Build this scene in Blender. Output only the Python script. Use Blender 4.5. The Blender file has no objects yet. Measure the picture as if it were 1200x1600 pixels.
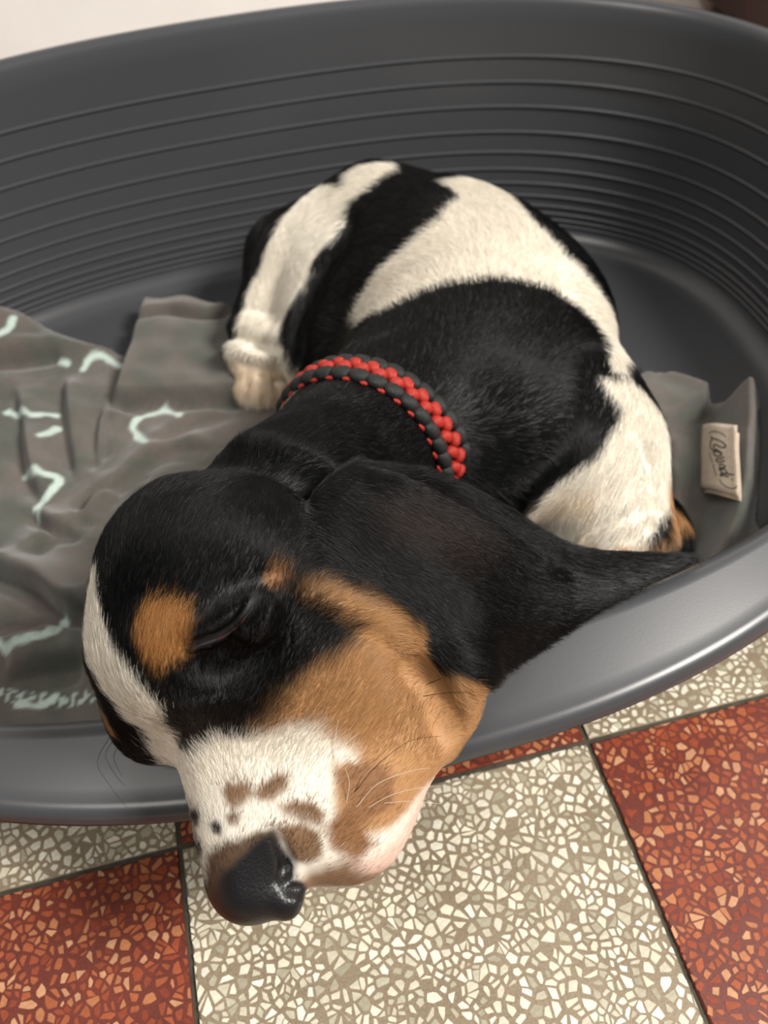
import bpy, math, random
import numpy as np
from mathutils import Vector, Matrix
from mathutils.bvhtree import BVHTree

rng = np.random.default_rng(7)
random.seed(7)
scene = bpy.context.scene
COL = scene.collection

# ------------------------------------------------------------------ camera
CAM_R = np.array([[0.9696052451, -0.2109946149, 0.1238827718],
                  [-0.2414145953, -0.7426201933, 0.6246873152],
                  [-0.0398078115, -0.6356072065, -0.7709856141]])   # columns: right, down, forward
FPX, CAM_H = 1366.37, 0.4055
CAM_C = np.array([0.0, 0.0, CAM_H])
cam_data = bpy.data.cameras.new('camera')
cam = bpy.data.objects.new('camera', cam_data)
COL.objects.link(cam)
cam_data.sensor_fit = 'HORIZONTAL'
cam_data.sensor_width = 6.03
cam_data.lens = 6.03 * FPX / 1200.0
cam_data.clip_start = 0.01
m = Matrix.Identity(4)
for i in range(3):
    m[i][0] = CAM_R[i, 0]; m[i][1] = -CAM_R[i, 1]; m[i][2] = -CAM_R[i, 2]; m[i][3] = CAM_C[i]
cam.matrix_world = m
cam_data.dof.use_dof = True
cam_data.dof.focus_distance = 0.305
cam_data.dof.aperture_fstop = 2.4
scene.camera = cam

# ------------------------------------------------------------------ world, lights, exposure
world = bpy.data.worlds.new('world'); scene.world = world
world.use_nodes = True
bg = world.node_tree.nodes['Background']
bg.inputs[0].default_value = (1.0, 0.97, 0.93, 1)
bg.inputs[1].default_value = 0.14

def area_light(name, loc, target, size, power, color):
    d = bpy.data.lights.new(name, 'AREA'); d.shape = 'DISK'; d.size = size
    d.energy = power; d.color = color
    o = bpy.data.objects.new(name, d); COL.objects.link(o)
    o.location = loc
    o.rotation_euler = (Vector(target) - Vector(loc)).to_track_quat('-Z', 'Y').to_euler()
    return o
area_light('ceiling_lamp_light', (1.50, -0.62, 1.92), (0.05, 0.3, 0.0), 0.70, 88, (1.0, 0.96, 0.90))
area_light('added_left_fill_light', (-0.75, -0.55, 2.0), (0.0, 0.3, 0.0), 0.60, 13, (1.0, 0.96, 0.90))  # added fill without a real lamp, brightens the shadowed left lip and head
scene.view_settings.view_transform = 'Standard'
scene.view_settings.look = 'None'
scene.view_settings.exposure = 0.05
scene.view_settings.gamma = 1.0
scene.view_settings.use_curve_mapping = False

# ------------------------------------------------------------------ helpers
def lin(r, g, b):
    f = lambda c: ((c / 255 + 0.055) / 1.055) ** 2.4 if c > 10.3 else c / 255 / 12.92
    return np.array([f(r), f(g), f(b)])

def ray(x, y):
    return CAM_R @ np.array([(x - 600) / FPX, (y - 800) / FPX, 1.0])

def at(x, y, z):
    """point of the photograph (x, y) at height z above the floor"""
    r = ray(x, y); return CAM_C + r * (z - CAM_H) / r[2]

def sstep(a, b, x):
    t = np.clip((x - a) / (b - a), 0, 1); return t * t * (3 - 2 * t)

def empty(name, loc):
    o = bpy.data.objects.new(name, None); COL.objects.link(o)
    o.location = loc; o.empty_display_size = 0.02
    return o

def tag(o, label=None, category=None, group=None, kind=None):
    if label: o['label'] = label
    if category: o['category'] = category
    if group: o['group'] = group
    if kind: o['kind'] = kind
    return o

def par(o, p):
    if p is None: return
    o.parent = p
    off = Vector((0, 0, 0)); q = p
    while q is not None:
        off += q.location; q = q.parent
    o.location = o.location - off

def mesh_from(name, verts, faces, smooth=True):
    me = bpy.data.meshes.new(name)
    if isinstance(faces, np.ndarray):
        verts = np.asarray(verts, np.float32)
        n, k = faces.shape
        me.vertices.add(len(verts)); me.vertices.foreach_set('co', verts.ravel())
        me.loops.add(n * k); me.loops.foreach_set('vertex_index', faces.astype(np.int32).ravel())
        me.polygons.add(n)
        me.polygons.foreach_set('loop_start', np.arange(0, n * k, k, dtype=np.int32))
        me.update(calc_edges=True)
        me.validate()
    else:
        me.from_pydata([tuple(v) for v in verts], [], [tuple(f) for f in faces])
        me.update()
    if smooth:
        me.polygons.foreach_set('use_smooth', np.ones(len(me.polygons), bool))
    return me

def obj(name, me, mat=None, parent=None, loc=(0, 0, 0)):
    o = bpy.data.objects.new(name, me); COL.objects.link(o)
    o.location = loc
    if mat is not None and len(me.materials) == 0: me.materials.append(mat)
    par(o, parent)
    return o

def set_color(me, cols, name='tint'):
    a = me.attributes.new(name, 'FLOAT_COLOR', 'POINT')
    c = np.ones((len(me.vertices), 4), np.float32); c[:, :3] = cols
    a.data.foreach_set('color', c.ravel())

def set_float(me, vals, name):
    a = me.attributes.new(name, 'FLOAT', 'POINT')
    a.data.foreach_set('value', np.asarray(vals, np.float32))

class Mat:
    def __init__(s, name, rough=0.5, color=(0.5, 0.5, 0.5), spec=0.5):
        s.m = bpy.data.materials.new(name); s.m.use_nodes = True
        s.nt = s.m.node_tree; s.b = s.nt.nodes['Principled BSDF']
        s.b.inputs['Roughness'].default_value = rough
        s.b.inputs['Base Color'].default_value = (*color, 1)
        s.b.inputs['Specular IOR Level'].default_value = spec
    def n(s, t, **kw):
        nd = s.nt.nodes.new(t)
        for k, v in kw.items(): setattr(nd, k, v)
        return nd
    def l(s, a, b): s.nt.links.new(a, b)
    def attr(s, name):
        nd = s.n('ShaderNodeAttribute'); nd.attribute_name = name; return nd
    def noise(s, scale, detail=3, rough=0.5, obj=True):
        tc = s.n('ShaderNodeTexCoord'); nz = s.n('ShaderNodeTexNoise')
        nz.inputs['Scale'].default_value = scale; nz.inputs['Detail'].default_value = detail
        nz.inputs['Roughness'].default_value = rough
        s.l(tc.outputs['Object'], nz.inputs['Vector']); return nz
    def ramp(s, src, stops):
        r = s.n('ShaderNodeValToRGB')
        while len(r.color_ramp.elements) < len(stops): r.color_ramp.elements.new(0.5)
        for e, (p, c) in zip(r.color_ramp.elements, stops):
            e.position = p; e.color = (*c, 1)
        s.l(src, r.inputs[0]); return r
    def bump(s, src, strength, dist):
        b = s.n('ShaderNodeBump'); b.inputs['Strength'].default_value = strength
        b.inputs['Distance'].default_value = dist
        s.l(src, b.inputs['Height']); s.l(b.outputs[0], s.b.inputs['Normal'])
    def mul(s, a, b_sock, fac=1.0):
        mx = s.n('ShaderNodeMix', data_type='RGBA', blend_type='MULTIPLY')
        mx.inputs[0].default_value = fac
        s.l(a, mx.inputs[6]); s.l(b_sock, mx.inputs[7]); return mx.outputs[2]

# ------------------------------------------------------------------ materials
def m_plastic():
    M = Mat('grey_plastic', 0.31, lin(68, 69, 72), 0.5)
    nz = M.noise(900, 2); M.bump(nz.outputs[0], 0.05, 0.0002)
    return M.m
def m_plain_noise(name, c0, c1, scale, rough, bump=0.0, bd=0.0005):
    M = Mat(name, rough); nz = M.noise(scale, 4, 0.6)
    r = M.ramp(nz.outputs[0], [(0.3, c0), (0.7, c1)]); M.l(r.outputs[0], M.b.inputs['Base Color'])
    if bump: M.bump(nz.outputs[0], bump, bd)
    return M.m
def m_matrix(name, c0, c1, c2):
    M = Mat(name, 0.42); nz = M.noise(22, 4, 0.6); nz2 = M.noise(900, 3, 0.7)
    r = M.ramp(nz.outputs[0], [(0.3, c0), (0.7, c1)])
    r2 = M.ramp(nz2.outputs[0], [(0.35, (0.72, 0.72, 0.72)), (0.65, (1.1, 1.1, 1.1))])
    M.l(M.mul(r.outputs[0], r2.outputs[0]), M.b.inputs['Base Color'])
    M.bump(nz2.outputs[0], 0.12, 0.0003)
    return M.m
def m_tint(name, rough, scale=700, lo=0.8):
    M = Mat(name, rough); a = M.attr('tint'); nz = M.noise(scale, 3, 0.6)
    r = M.ramp(nz.outputs[0], [(0.35, (lo, lo, lo)), (0.65, (1.05, 1.05, 1.05))])
    M.l(M.mul(a.outputs['Color'], r.outputs[0]), M.b.inputs['Base Color'])
    return M
def m_far_terrazzo(name, mat_c, chip_a, chip_b):
    M = Mat(name, 0.42); tc = M.n('ShaderNodeTexCoord')
    v = M.n('ShaderNodeTexVoronoi', feature='DISTANCE_TO_EDGE'); v.inputs['Scale'].default_value = 165
    v2 = M.n('ShaderNodeTexVoronoi'); v2.inputs['Scale'].default_value = 165
    M.l(tc.outputs['Object'], v.inputs['Vector']); M.l(tc.outputs['Object'], v2.inputs['Vector'])
    ch = M.ramp(v2.outputs['Color'], [(0.2, chip_a), (0.8, chip_b)])
    th = M.ramp(v.outputs['Distance'], [(0.09, (0, 0, 0)), (0.11, (1, 1, 1))])
    mx = M.n('ShaderNodeMix', data_type='RGBA'); mx.inputs[6].default_value = (*mat_c, 1)
    M.l(th.outputs[0], mx.inputs[0]); M.l(ch.outputs[0], mx.inputs[7])
    M.l(mx.outputs[2], M.b.inputs['Base Color']); return M.m

M_PLASTIC = m_plastic()
M_GROUT = m_plain_noise('grout', lin(52, 49, 40), lin(78, 73, 60), 120, 0.85, 0.3)
M_CREAM = m_matrix('cream_terrazzo_binder', lin(138, 122, 100), lin(160, 144, 120), None)
M_RED = m_matrix('red_terrazzo_binder', lin(100, 44, 34), lin(122, 56, 42), None)
M_CHIP = m_tint('marble_chip', 0.32, 500, 0.86).m
M_FARC = m_far_terrazzo('cream_terrazzo', lin(148, 132, 108), lin(200, 190, 165), lin(235, 228, 205))
M_FARR = m_far_terrazzo('red_terrazzo', lin(110, 50, 38), lin(150, 78, 50), lin(190, 125, 85))
M_WALL = m_plain_noise('white_plaster', lin(243, 240, 237), lin(250, 248, 246), 14, 0.7, 0.15, 0.002)
M_WOOD = m_plain_noise('dark_red_wood', lin(34, 12, 8), lin(58, 20, 11), 30, 0.45)

# ------------------------------------------------------------------ floor
TILE, X0, Y0 = 0.2, -0.074, 0.160
floor_me = mesh_from('floor', [(-1.6, -1.2, -0.0012), (1.8, -1.2, -0.0012), (1.8, 1.6, -0.0012), (-1.6, 1.6, -0.0012)], [(0, 1, 2, 3)], False)
floor = obj('floor', floor_me, M_GROUT); tag(floor, 'red and cream terrazzo tile floor with dark joints', kind='structure')

def voronoi_chips(seed, size=TILE, n=2300):
    """angular marble chips: shrunken Voronoi cells, list of polygons (m x 2), tile-local"""
    g = np.random.default_rng(seed)
    # uneven sites: each new site keeps its own, randomly chosen, distance from the others
    P = np.zeros((n, 2)); m = 0
    K = 16 * n
    R2 = (0.0031 * (0.35 + 1.35 * g.random(K) ** 1.6)) ** 2
    cand = g.uniform(-0.002, size + 0.002, (K, 2))
    for c, r2 in zip(cand, R2):
        if m == 0 or ((P[:m, 0] - c[0]) ** 2 + (P[:m, 1] - c[1]) ** 2).min() > r2:
            P[m] = c; m += 1
            if m == n: break
    n = m; P = P[:n]
    stretch = g.uniform(0, math.pi, n); lo_, hi_ = 0.0013, size - 0.0013
    polys = []
    for i in range(n):
        d = (P[:, 0] - P[i, 0]) ** 2 + (P[:, 1] - P[i, 1]) ** 2
        near = np.argpartition(d, 12)[:13]; near = near[np.argsort(d[near])][1:]
        if g.random() < 0.04: continue
        poly = [(-0.005, -0.005), (0.005, -0.005), (0.005, 0.005), (-0.005, 0.005)]
        for qx, qy in (P[near] - P[i]).tolist():
            qq = (qx * qx + qy * qy) / 2
            vals = [a[0] * qx + a[1] * qy - qq for a in poly]
            if max(vals) <= 0: continue
            out = []; L = len(poly)
            for k in range(L):
                a = poly[k]; b = poly[k + 1 - L]; va = vals[k]; vb = vals[k + 1 - L]
                if va <= 0: out.append(a)
                if (va < 0 < vb) or (vb < 0 < va):
                    t = va / (va - vb); out.append((a[0] + t * (b[0] - a[0]), a[1] + t * (b[1] - a[1])))
            poly = out
        if len(poly) < 3: continue
        poly = np.array(poly); ctr = poly.mean(0)
        s = g.uniform(0.62, 0.95)
        ca, sa = math.cos(stretch[i]), math.sin(stretch[i]); asp = g.uniform(0.55, 1.0)
        q = (poly - ctr) * s
        uv = np.stack([q[:, 0] * ca + q[:, 1] * sa, (-q[:, 0] * sa + q[:, 1] * ca) * asp], 1)
        q = np.stack([uv[:, 0] * ca - uv[:, 1] * sa, uv[:, 0] * sa + uv[:, 1] * ca], 1)
        keep = [k for k in range(len(q)) if np.sum((q[k] - q[k - 1]) ** 2) > (0.00025) ** 2]
        if len(keep) > 5 and g.random() < 0.6: keep.pop(int(g.integers(len(keep))))
        if len(keep) < 3: continue
        q = q[keep] * g.uniform(0.9, 1.06, (len(keep), 1))
        pw = np.clip(q + ctr + P[i], lo_, hi_)          # chips are cut off at the tile's edge
        e = pw.max(0) - pw.min(0)
        if e.min() < 0.0004: continue
        polys.append(pw)
    return polys

def chip_mesh(name, polys, cols, h=0.00012, origin=(0, 0)):
    V, Fc, C = [], [], []
    o = np.array(origin)
    for p, c in zip(polys, cols):
        b = len(V); k = len(p); ctr = p.mean(0)
        for q in p: V.append((q[0] - o[0], q[1] - o[1], -0.0002))
        for q in p:
            qq = ctr + (q - ctr) * 0.97; V.append((qq[0] - o[0], qq[1] - o[1], h))
        Fc.append(tuple(range(b + k, b + 2 * k)))
        for j in range(k): Fc.append((b + j, b + (j + 1) % k, b + k + (j + 1) % k, b + k + j))
        C += [c] * (2 * k)
    me = mesh_from(name, V, Fc, False)
    set_color(me, np.array(C)); return me

CREAM_T = [lin(234, 226, 206), lin(240, 234, 216), lin(222, 213, 190), lin(206, 199, 176), lin(180, 172, 150), lin(236, 228, 204)]
RED_T = [lin(188, 122, 82), lin(172, 96, 60), lin(152, 74, 48), lin(202, 148, 110), lin(164, 86, 54), lin(142, 66, 44)]

def tile_mesh(name):
    a, bz = 0.0008, 0.0007
    x0, x1 = 0.0011, TILE - 0.0011
    V = [(x0, x0, -0.006), (x1, x0, -0.006), (x1, x1, -0.006), (x0, x1, -0.006),
         (x0, x0, -bz), (x1, x0, -bz), (x1, x1, -bz), (x0, x1, -bz),
         (x0 + a, x0 + a, 0), (x1 - a, x0 + a, 0), (x1 - a, x1 - a, 0), (x0 + a, x1 - a, 0)]
    Fc = [(8, 9, 10, 11)]
    for k in range(4):
        Fc.append((k, (k + 1) % 4, 4 + (k + 1) % 4, 4 + k)); Fc.append((4 + k, 4 + (k + 1) % 4, 8 + (k + 1) % 4, 8 + k))
    return mesh_from(name, V, Fc, False)

tile_me = {True: tile_mesh('red_tile'), False: tile_mesh('cream_tile')}
tile_me[True].materials.append(M_RED); tile_me[False].materials.append(M_CREAM)
tile_far = {True: tile_mesh('red_tile_far'), False: tile_mesh('cream_tile_far')}
tile_far[True].materials.append(M_FARR); tile_far[False].materials.append(M_FARC)
shared = {}
candidates = []
front_tiles = {}
VISIBLE = [(-1, -1), (0, -1), (1, -1), (1, 0), (0, 0), (-1, 0)]
for ix in range(-6, 8):
    for iy in range(-5, 6):
        red = (ix + iy) % 2 == 0            # (-1,-1) red, (0,-1) cream
        near = -2 <= ix <= 2 and -2 <= iy <= 0
        t = obj('tile', tile_me[red] if near else tile_far[red], None, floor,
                (X0 + ix * TILE, Y0 + iy * TILE, rng.uniform(-0.0002, 0.0002)))
        if not near: continue
        pal = RED_T if red else CREAM_T
        if (ix, iy) in VISIBLE:
            polys = voronoi_chips(100 + ix * 10 + iy)
            cols = [pal[min(len(pal) - 1, int(rng.random() ** 1.2 * len(pal)))] * rng.uniform(0.85, 1.08) for _ in polys]
            front_tiles[(ix, iy)] = (t, polys, cols, red)
        else:
            key = (red, 0)
            if key not in shared:
                polys = voronoi_chips(300 + key[1] + 10 * red)
                cols = [pal[min(len(pal) - 1, int(rng.random() ** 1.2 * len(pal)))] * rng.uniform(0.85, 1.08) for _ in polys]
                shared[key] = chip_mesh('chip_bed', polys, cols)
            c = obj('marble_chips', shared[key], M_CHIP, t, t.location + floor.location); tag(c, kind='stuff')
# the 300 chips that show largest are pieces of their own, the rest is one inlay for each tile
allc = []
for key, (t, polys, cols, red) in front_tiles.items():
    ox, oy = X0 + key[0] * TILE, Y0 + key[1] * TILE
    for i, p in enumerate(polys):
        pr = []
        for q in p:
            v = CAM_R.T @ (np.array([q[0] + ox, q[1] + oy, 0]) - CAM_C); pr.append((600 + FPX * v[0] / v[2], 800 + FPX * v[1] / v[2]))
        pr = np.array(pr)
        if pr.min() < 4 or pr[:, 0].max() > 1196 or pr[:, 1].max() > 1596: continue
        a = 0.5 * abs(np.dot(pr[:, 0], np.roll(pr[:, 1], 1)) - np.dot(pr[:, 1], np.roll(pr[:, 0], 1)))
        c = pr.mean(0)
        if c[1] < 1300 and 280 < c[0] < 690: continue        # behind the muzzle
        if c[1] < 1110 - 0.25 * (c[0] - 905) and c[0] > 690: continue
        if c[1] < 1400 and 290 < c[0] < 560: continue
        allc.append((a, key, i))
allc.sort(reverse=True)
single = {}
for a, key, i in allc[:300]: single.setdefault(key, set()).add(i)
for key, (t, polys, cols, red) in front_tiles.items():
    sg = single.get(key, set())
    tl = Vector((X0 + key[0] * TILE, Y0 + key[1] * TILE, t.location.z + floor.location.z))
    rest = [i for i in range(len(polys)) if i not in sg]
    c = obj('marble_chips', chip_mesh('marble_chips', [polys[i] for i in rest], [cols[i] for i in rest]), M_CHIP, t, tl)
    tag(c, kind='stuff')
    for i in sorted(sg):
        ctr = polys[i].mean(0)
        obj('marble_chip', chip_mesh('marble_chip', [polys[i]], [cols[i]], origin=ctr), M_CHIP, t, tl + Vector((ctr[0], ctr[1], 0)))

# ------------------------------------------------------------------ walls and what stands behind
def box(name, lo, hi, mat, parent=None, bev=0.0):
    lo, hi = np.array(lo, float), np.array(hi, float)
    c = (lo + hi) / 2; c[2] = lo[2]
    V = [((hi if i & 1 else lo)[0] - c[0], (hi if i & 2 else lo)[1] - c[1], (hi if i & 4 else lo)[2] - c[2]) for i in range(8)]
    Fc = [(0, 2, 3, 1), (4, 5, 7, 6), (0, 1, 5, 4), (2, 6, 7, 3), (0, 4, 6, 2), (1, 3, 7, 5)]
    o = obj(name, mesh_from(name, V, Fc, False), mat, None, tuple(c))
    if bev:
        b = o.modifiers.new('bevel', 'BEVEL'); b.width = bev; b.segments = 2
    par(o, parent); return o
w = box('wall_back', (-1.6, 0.86, -0.002), (1.8, 0.98, 2.3), M_WALL); tag(w, 'white plastered wall behind the grey dog bed', kind='structure')
cab = empty('wooden_cabinet', (0.95, 0.76, 0.0))
tag(cab, 'dark reddish brown wooden cabinet standing behind the bed at upper right', 'cabinet')
box('body', (0.52, 0.69, 0.05), (1.38, 0.855, 0.80), M_WOOD, cab, 0.003)
box('plinth', (0.54, 0.70, 0.0005), (1.36, 0.85, 0.05), M_WOOD, cab)
for k in range(2):
    dr = box('door', (0.535 + k * 0.42, 0.672, 0.07), (0.945 + k * 0.42, 0.690, 0.78), M_WOOD, cab, 0.003)
    box('handle', (0.90 + k * 0.09, 0.655, 0.40), (0.91 + k * 0.09, 0.672, 0.50), M_PLASTIC, dr, 0.002)

# ------------------------------------------------------------------ dog bed
BCX, BCY, BT, BA, BB, BE = 0.041, 0.386, 0.025, 0.299, 0.193, 0.804
CT, ST = math.cos(BT), math.sin(BT)
NT = 288
TH = np.linspace(0, 2 * np.pi, NT, endpoint=False)
cth, sth = np.cos(TH), np.sin(TH)
ux = np.sign(cth) * np.abs(cth) ** BE; uy = np.sign(sth) * np.abs(sth) ** BE
def ring(off, z, sc=1.0):
    off = np.broadcast_to(off, TH.shape); X = (BA + off) * ux * sc; Y = (BB + off) * uy * sc
    return np.stack([BCX + X * CT - Y * ST, BCY + X * ST + Y * CT, np.broadcast_to(z, TH.shape)], 1)
woff = lambda z: 0.172 * z - 0.052 * z * z
phi = np.degrees(np.arctan2(np.abs(ux), -uy))          # 0 at the entrance, 180 at the back
RIMZ = 0.092 + 0.082 * sstep(36, 88, phi) + 0.005 * sstep(110, 180, phi)
front = 1 - sstep(5, 70, phi)                           # 1 where the wide lip is
LIPW = 0.012 + 0.030 * front
LIPD = 0.0035 + 0.0065 * front
SKIRT = 0.011 - 0.0035 * front
wo = woff(RIMZ)
rings = []
rings.append(ring(-0.02, 0.0125, 0.002)); rings.append(ring(-0.02, 0.0125, 0.4)); rings.append(ring(-0.02, 0.0125, 0.85))
rings.append(ring(-0.016, 0.0125)); rings.append(ring(-0.007, 0.0138)); rings.append(ring(-0.001, 0.0175)); rings.append(ring(woff(0.024), 0.024))
for t in np.linspace(0.03, 1, 14):
    z = 0.026 + (RIMZ - 0.006 - 0.026) * t; rings.append(ring(woff(z), z))
# rounded inner rim, lip, rolled outer edge, skirt, underside, outer wall, bottom
r0 = 0.005
for a in (25, 50, 75, 90):
    a = math.radians(a); rings.append(ring(wo + r0 * (1 - math.cos(a)), RIMZ - 0.006 + 0.006 * math.sin(a)))
for t in (0.15, 0.35, 0.6, 0.85, 1.0):
    rings.append(ring(wo + r0 + (LIPW - r0 - 0.006) * t, RIMZ - LIPD * t))
e_off, e_z = wo + LIPW - 0.006, RIMZ - LIPD
for a in (8, 22, 38, 54, 70, 84):
    a = math.radians(a); rings.append(ring(e_off + 0.006 * math.sin(a), e_z - 0.0045 * (1 - math.cos(a)) - 0.0008 * math.sin(a)))
rings.append(ring(wo + LIPW + 0.0004, RIMZ - LIPD - 0.80 * SKIRT))
rings.append(ring(wo + LIPW + 0.0008, RIMZ - LIPD - SKIRT))
rings.append(ring(wo + LIPW - 0.0022, RIMZ - LIPD - SKIRT))
rings.append(ring(wo + LIPW - 0.0045, RIMZ - LIPD - 0.0045))
rings.append(ring(woff(RIMZ - 0.012) + 0.0035, RIMZ - 0.006))
for t in (0.3, 0.6, 0.9):
    z = (RIMZ - 0.012) * (1 - t) + 0.003 * t; rings.append(ring(woff(z) + 0.0035, z))
rings.append(ring(0.0, 0.0006)); rings.append(ring(-0.02, 0.0006, 0.5)); rings.append(ring(-0.02, 0.0006, 0.002))
def loft(rs, close=True, cap=True):
    V = np.concatenate(rs); n = len(rs[0]); Fc = []
    idx = np.arange(n); nx = (idx + 1) % n
    quads = [np.stack([k * n + idx, k * n + nx, (k + 1) * n + nx, (k + 1) * n + idx], 1) for k in range(len(rs) - 1)]
    if cap:
        k = len(rs) - 1
        quads.append(np.stack([k * n + idx, k * n + nx, nx, idx], 1))
    return V, np.concatenate(quads)
bed = empty('dog_bed', (BCX, BCY, 0.0))
tag(bed, 'large dark grey oval plastic dog bed with ribbed inner wall and low front lip', 'dog bed')
V, Fq = loft(rings, cap=False)
obj('shell', mesh_from('shell', V, Fq[:, ::-1]), M_PLASTIC, bed)
# moulded ribs on the inside of the wall, each a thin rounded bead
RIBZ = [0.1400, 0.1240, 0.1080, 0.0910, 0.0770, 0.0650, 0.0550, 0.0460, 0.0390, 0.0335, 0.0290, 0.0250]
for z in RIBZ:
    ok = RIMZ - 0.012 > z
    rs = []
    rad = 0.0015
    for a in np.linspace(0, 2 * np.pi, 8, endpoint=False):
        rs.append((woff(z) + 0.0003 + rad * math.cos(a), z + 0.9 * rad * math.sin(a)))
    full = ok.all()
    if full: ids = np.arange(NT + 1) % NT
    else:
        st = np.where(ok & ~np.roll(ok, 1))[0][0]; cnt = ok.sum(); ids = (st + np.arange(cnt)) % NT
    P = np.stack([ring(o, zz)[ids] for o, zz in rs])      # 8 x n x 3
    n = P.shape[1]; Vr = P.reshape(-1, 3); q = []
    j = np.arange(n - 1)
    for k in range(8):
        k2 = (k + 1) % 8
        q.append(np.stack([k * n + j, k * n + j + 1, k2 * n + j + 1, k2 * n + j], 1))
    obj('rib', mesh_from('rib', Vr, np.concatenate(q)), M_PLASTIC, bed)

def bed_offset(x, y):
    """offset of a point from the bed's base outline (0 on it, >0 outside)"""
    dx, dy = x - BCX, y - BCY
    X = np.abs(dx * CT + dy * ST); Y = np.abs(-dx * ST + dy * CT)
    lo = np.full(np.shape(X), -0.18); hi = np.full(np.shape(X), 0.5)
    for _ in range(24):
        o = (lo + hi) / 2
        f = (X / (BA + o)) ** (2 / BE) + (Y / (BB + o)) ** (2 / BE)
        lo = np.where(f > 1, o, lo); hi = np.where(f > 1, hi, o)
    return (lo + hi) / 2

# ------------------------------------------------------------------ dog: one continuous body from a distance field
VOX = 0.0012
GO = np.array([-0.115, 0.055, 0.004]); GE = np.array([0.275, 0.60, 0.215])
GN = np.ceil((GE - GO) / VOX).astype(int)
FLD = np.full(GN, 0.05, np.float32)
AX = [GO[i] + VOX * np.arange(GN[i], dtype=np.float32) for i in range(3)]

def block(lo, hi):
    a = np.clip(np.floor((np.array(lo) - GO) / VOX).astype(int), 0, GN)
    b = np.clip(np.ceil((np.array(hi) - GO) / VOX).astype(int) + 1, 0, GN)
    if (b <= a).any(): return None
    sl = tuple(slice(a[i], b[i]) for i in range(3))
    X, Y, Z = np.meshgrid(*[AX[i][sl[i]] for i in range(3)], indexing='ij', sparse=True)
    return sl, X, Y, Z

def smin(a, b, k):
    h = np.clip(0.5 + 0.5 * (b - a) / k, 0, 1)
    return b + (a - b) * h - k * h * (1 - h)

def put(sl, d, k, op):
    if op == '+': FLD[sl] = smin(FLD[sl], d, k)
    else: FLD[sl] = -smin(-FLD[sl], d, k)

def ell(c, r, axes=None, k=0.02, op='+'):
    c = np.array(c, float); r = np.array(r, float); rm = r.max() + k + 2 * VOX
    bl = block(c - rm, c + rm)
    if bl is None: return
    sl, X, Y, Z = bl
    A = np.eye(3) if axes is None else np.array(axes)
    dx, dy, dz = X - c[0], Y - c[1], Z - c[2]
    k0 = 0; k1 = 0
    for i in range(3):
        q = A[i, 0] * dx + A[i, 1] * dy + A[i, 2] * dz
        k0 = k0 + (q / r[i]) ** 2; k1 = k1 + (q / r[i] ** 2) ** 2
    k0 = np.sqrt(k0); k1 = np.sqrt(k1) + 1e-6
    put(sl, k0 * (k0 - 1) / k1, k, op)

def boxy(c, r, axes, p=3.0, k=0.004, op='+'):
    c = np.array(c, float); r = np.array(r, float); rm = r.max() * 1.4 + k + 2 * VOX
    bl = block(c - rm, c + rm)
    sl, X, Y, Z = bl
    dx, dy, dz = X - c[0], Y - c[1], Z - c[2]; k0 = 0
    for i in range(3):
        q = axes[i][0] * dx + axes[i][1] * dy + axes[i][2] * dz; k0 = k0 + np.abs(q / r[i]) ** p
    put(sl, ((k0 ** (1 / p)) - 1) * r.min(), k, op)

def cone(a, b, ra, rb, k=0.02, op='+'):
    a = np.array(a, float); b = np.array(b, float); m_ = max(ra, rb) + k + 2 * VOX
    bl = block(np.minimum(a, b) - m_, np.maximum(a, b) + m_)
    if bl is None: return
    sl, X, Y, Z = bl
    ab = b - a; L2 = ab @ ab + 1e-12
    t = np.clip(((X - a[0]) * ab[0] + (Y - a[1]) * ab[1] + (Z - a[2]) * ab[2]) / L2, 0, 1)
    d = np.sqrt((X - a[0] - t * ab[0]) ** 2 + (Y - a[1] - t * ab[1]) ** 2 + (Z - a[2] - t * ab[2]) ** 2) - (ra + (rb - ra) * t)
    put(sl, d.astype(np.float32), k, op)

def catmull(P, n):
    P = np.asarray(P, float); m_ = len(P); t = np.linspace(0, m_ - 1, n)
    i = np.clip(t.astype(int), 0, m_ - 2); u = (t - i)
    sh = (n,) + (1,) * (P.ndim - 1); u = u.reshape(sh)
    p0 = P[np.clip(i - 1, 0, m_ - 1)]; p1 = P[i]; p2 = P[i + 1]; p3 = P[np.clip(i + 2, 0, m_ - 1)]
    p0 = np.where((i == 0).reshape(sh), 2 * p1 - p2, p0); p3 = np.where((i == m_ - 2).reshape(sh), 2 * p2 - p1, p3)
    return 0.5 * (2 * p1 + (p2 - p0) * u + (2 * p0 - 5 * p1 + 4 * p2 - p3) * u ** 2 + (3 * p1 - p0 - 3 * p2 + p3) * u ** 3)
def surf(x, y, deep=0.0):
    """first point of the field's surface along the view through (x, y), moved deeper by deep"""
    r = ray(x, y); r = r / np.linalg.norm(r)
    t = np.arange(0.12, 0.72, VOX * 0.4)
    P = CAM_C + t[:, None] * r
    g = np.round((P - GO) / VOX).astype(int)
    ok = ((g >= 0) & (g < GN)).all(1); g = g[ok]; P = P[ok]
    ins = np.where(FLD[g[:, 0], g[:, 1], g[:, 2]] < 0)[0]
    if len(ins) == 0:
        i = np.argmin(FLD[g[:, 0], g[:, 1], g[:, 2]])
    else: i = ins[0]
    return P[i] + r * deep
def stroke(pts, rad, k=0.003, op='-', deep=0.0, n=3):
    Q = catmull(np.array(pts, float), (len(pts) - 1) * n + 1)
    W = [surf(x, y, deep) for x, y in Q]
    R_ = np.interp(np.linspace(0, 1, len(W)), np.linspace(0, 1, len(rad)), rad) if np.ndim(rad) else [rad] * len(W)
    chain(W, list(R_), k, op)

def chain(pts, rad, k=0.01, op='+'):
    for i in range(len(pts) - 1): cone(pts[i], pts[i + 1], rad[i], rad[i + 1], k, op)

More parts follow.
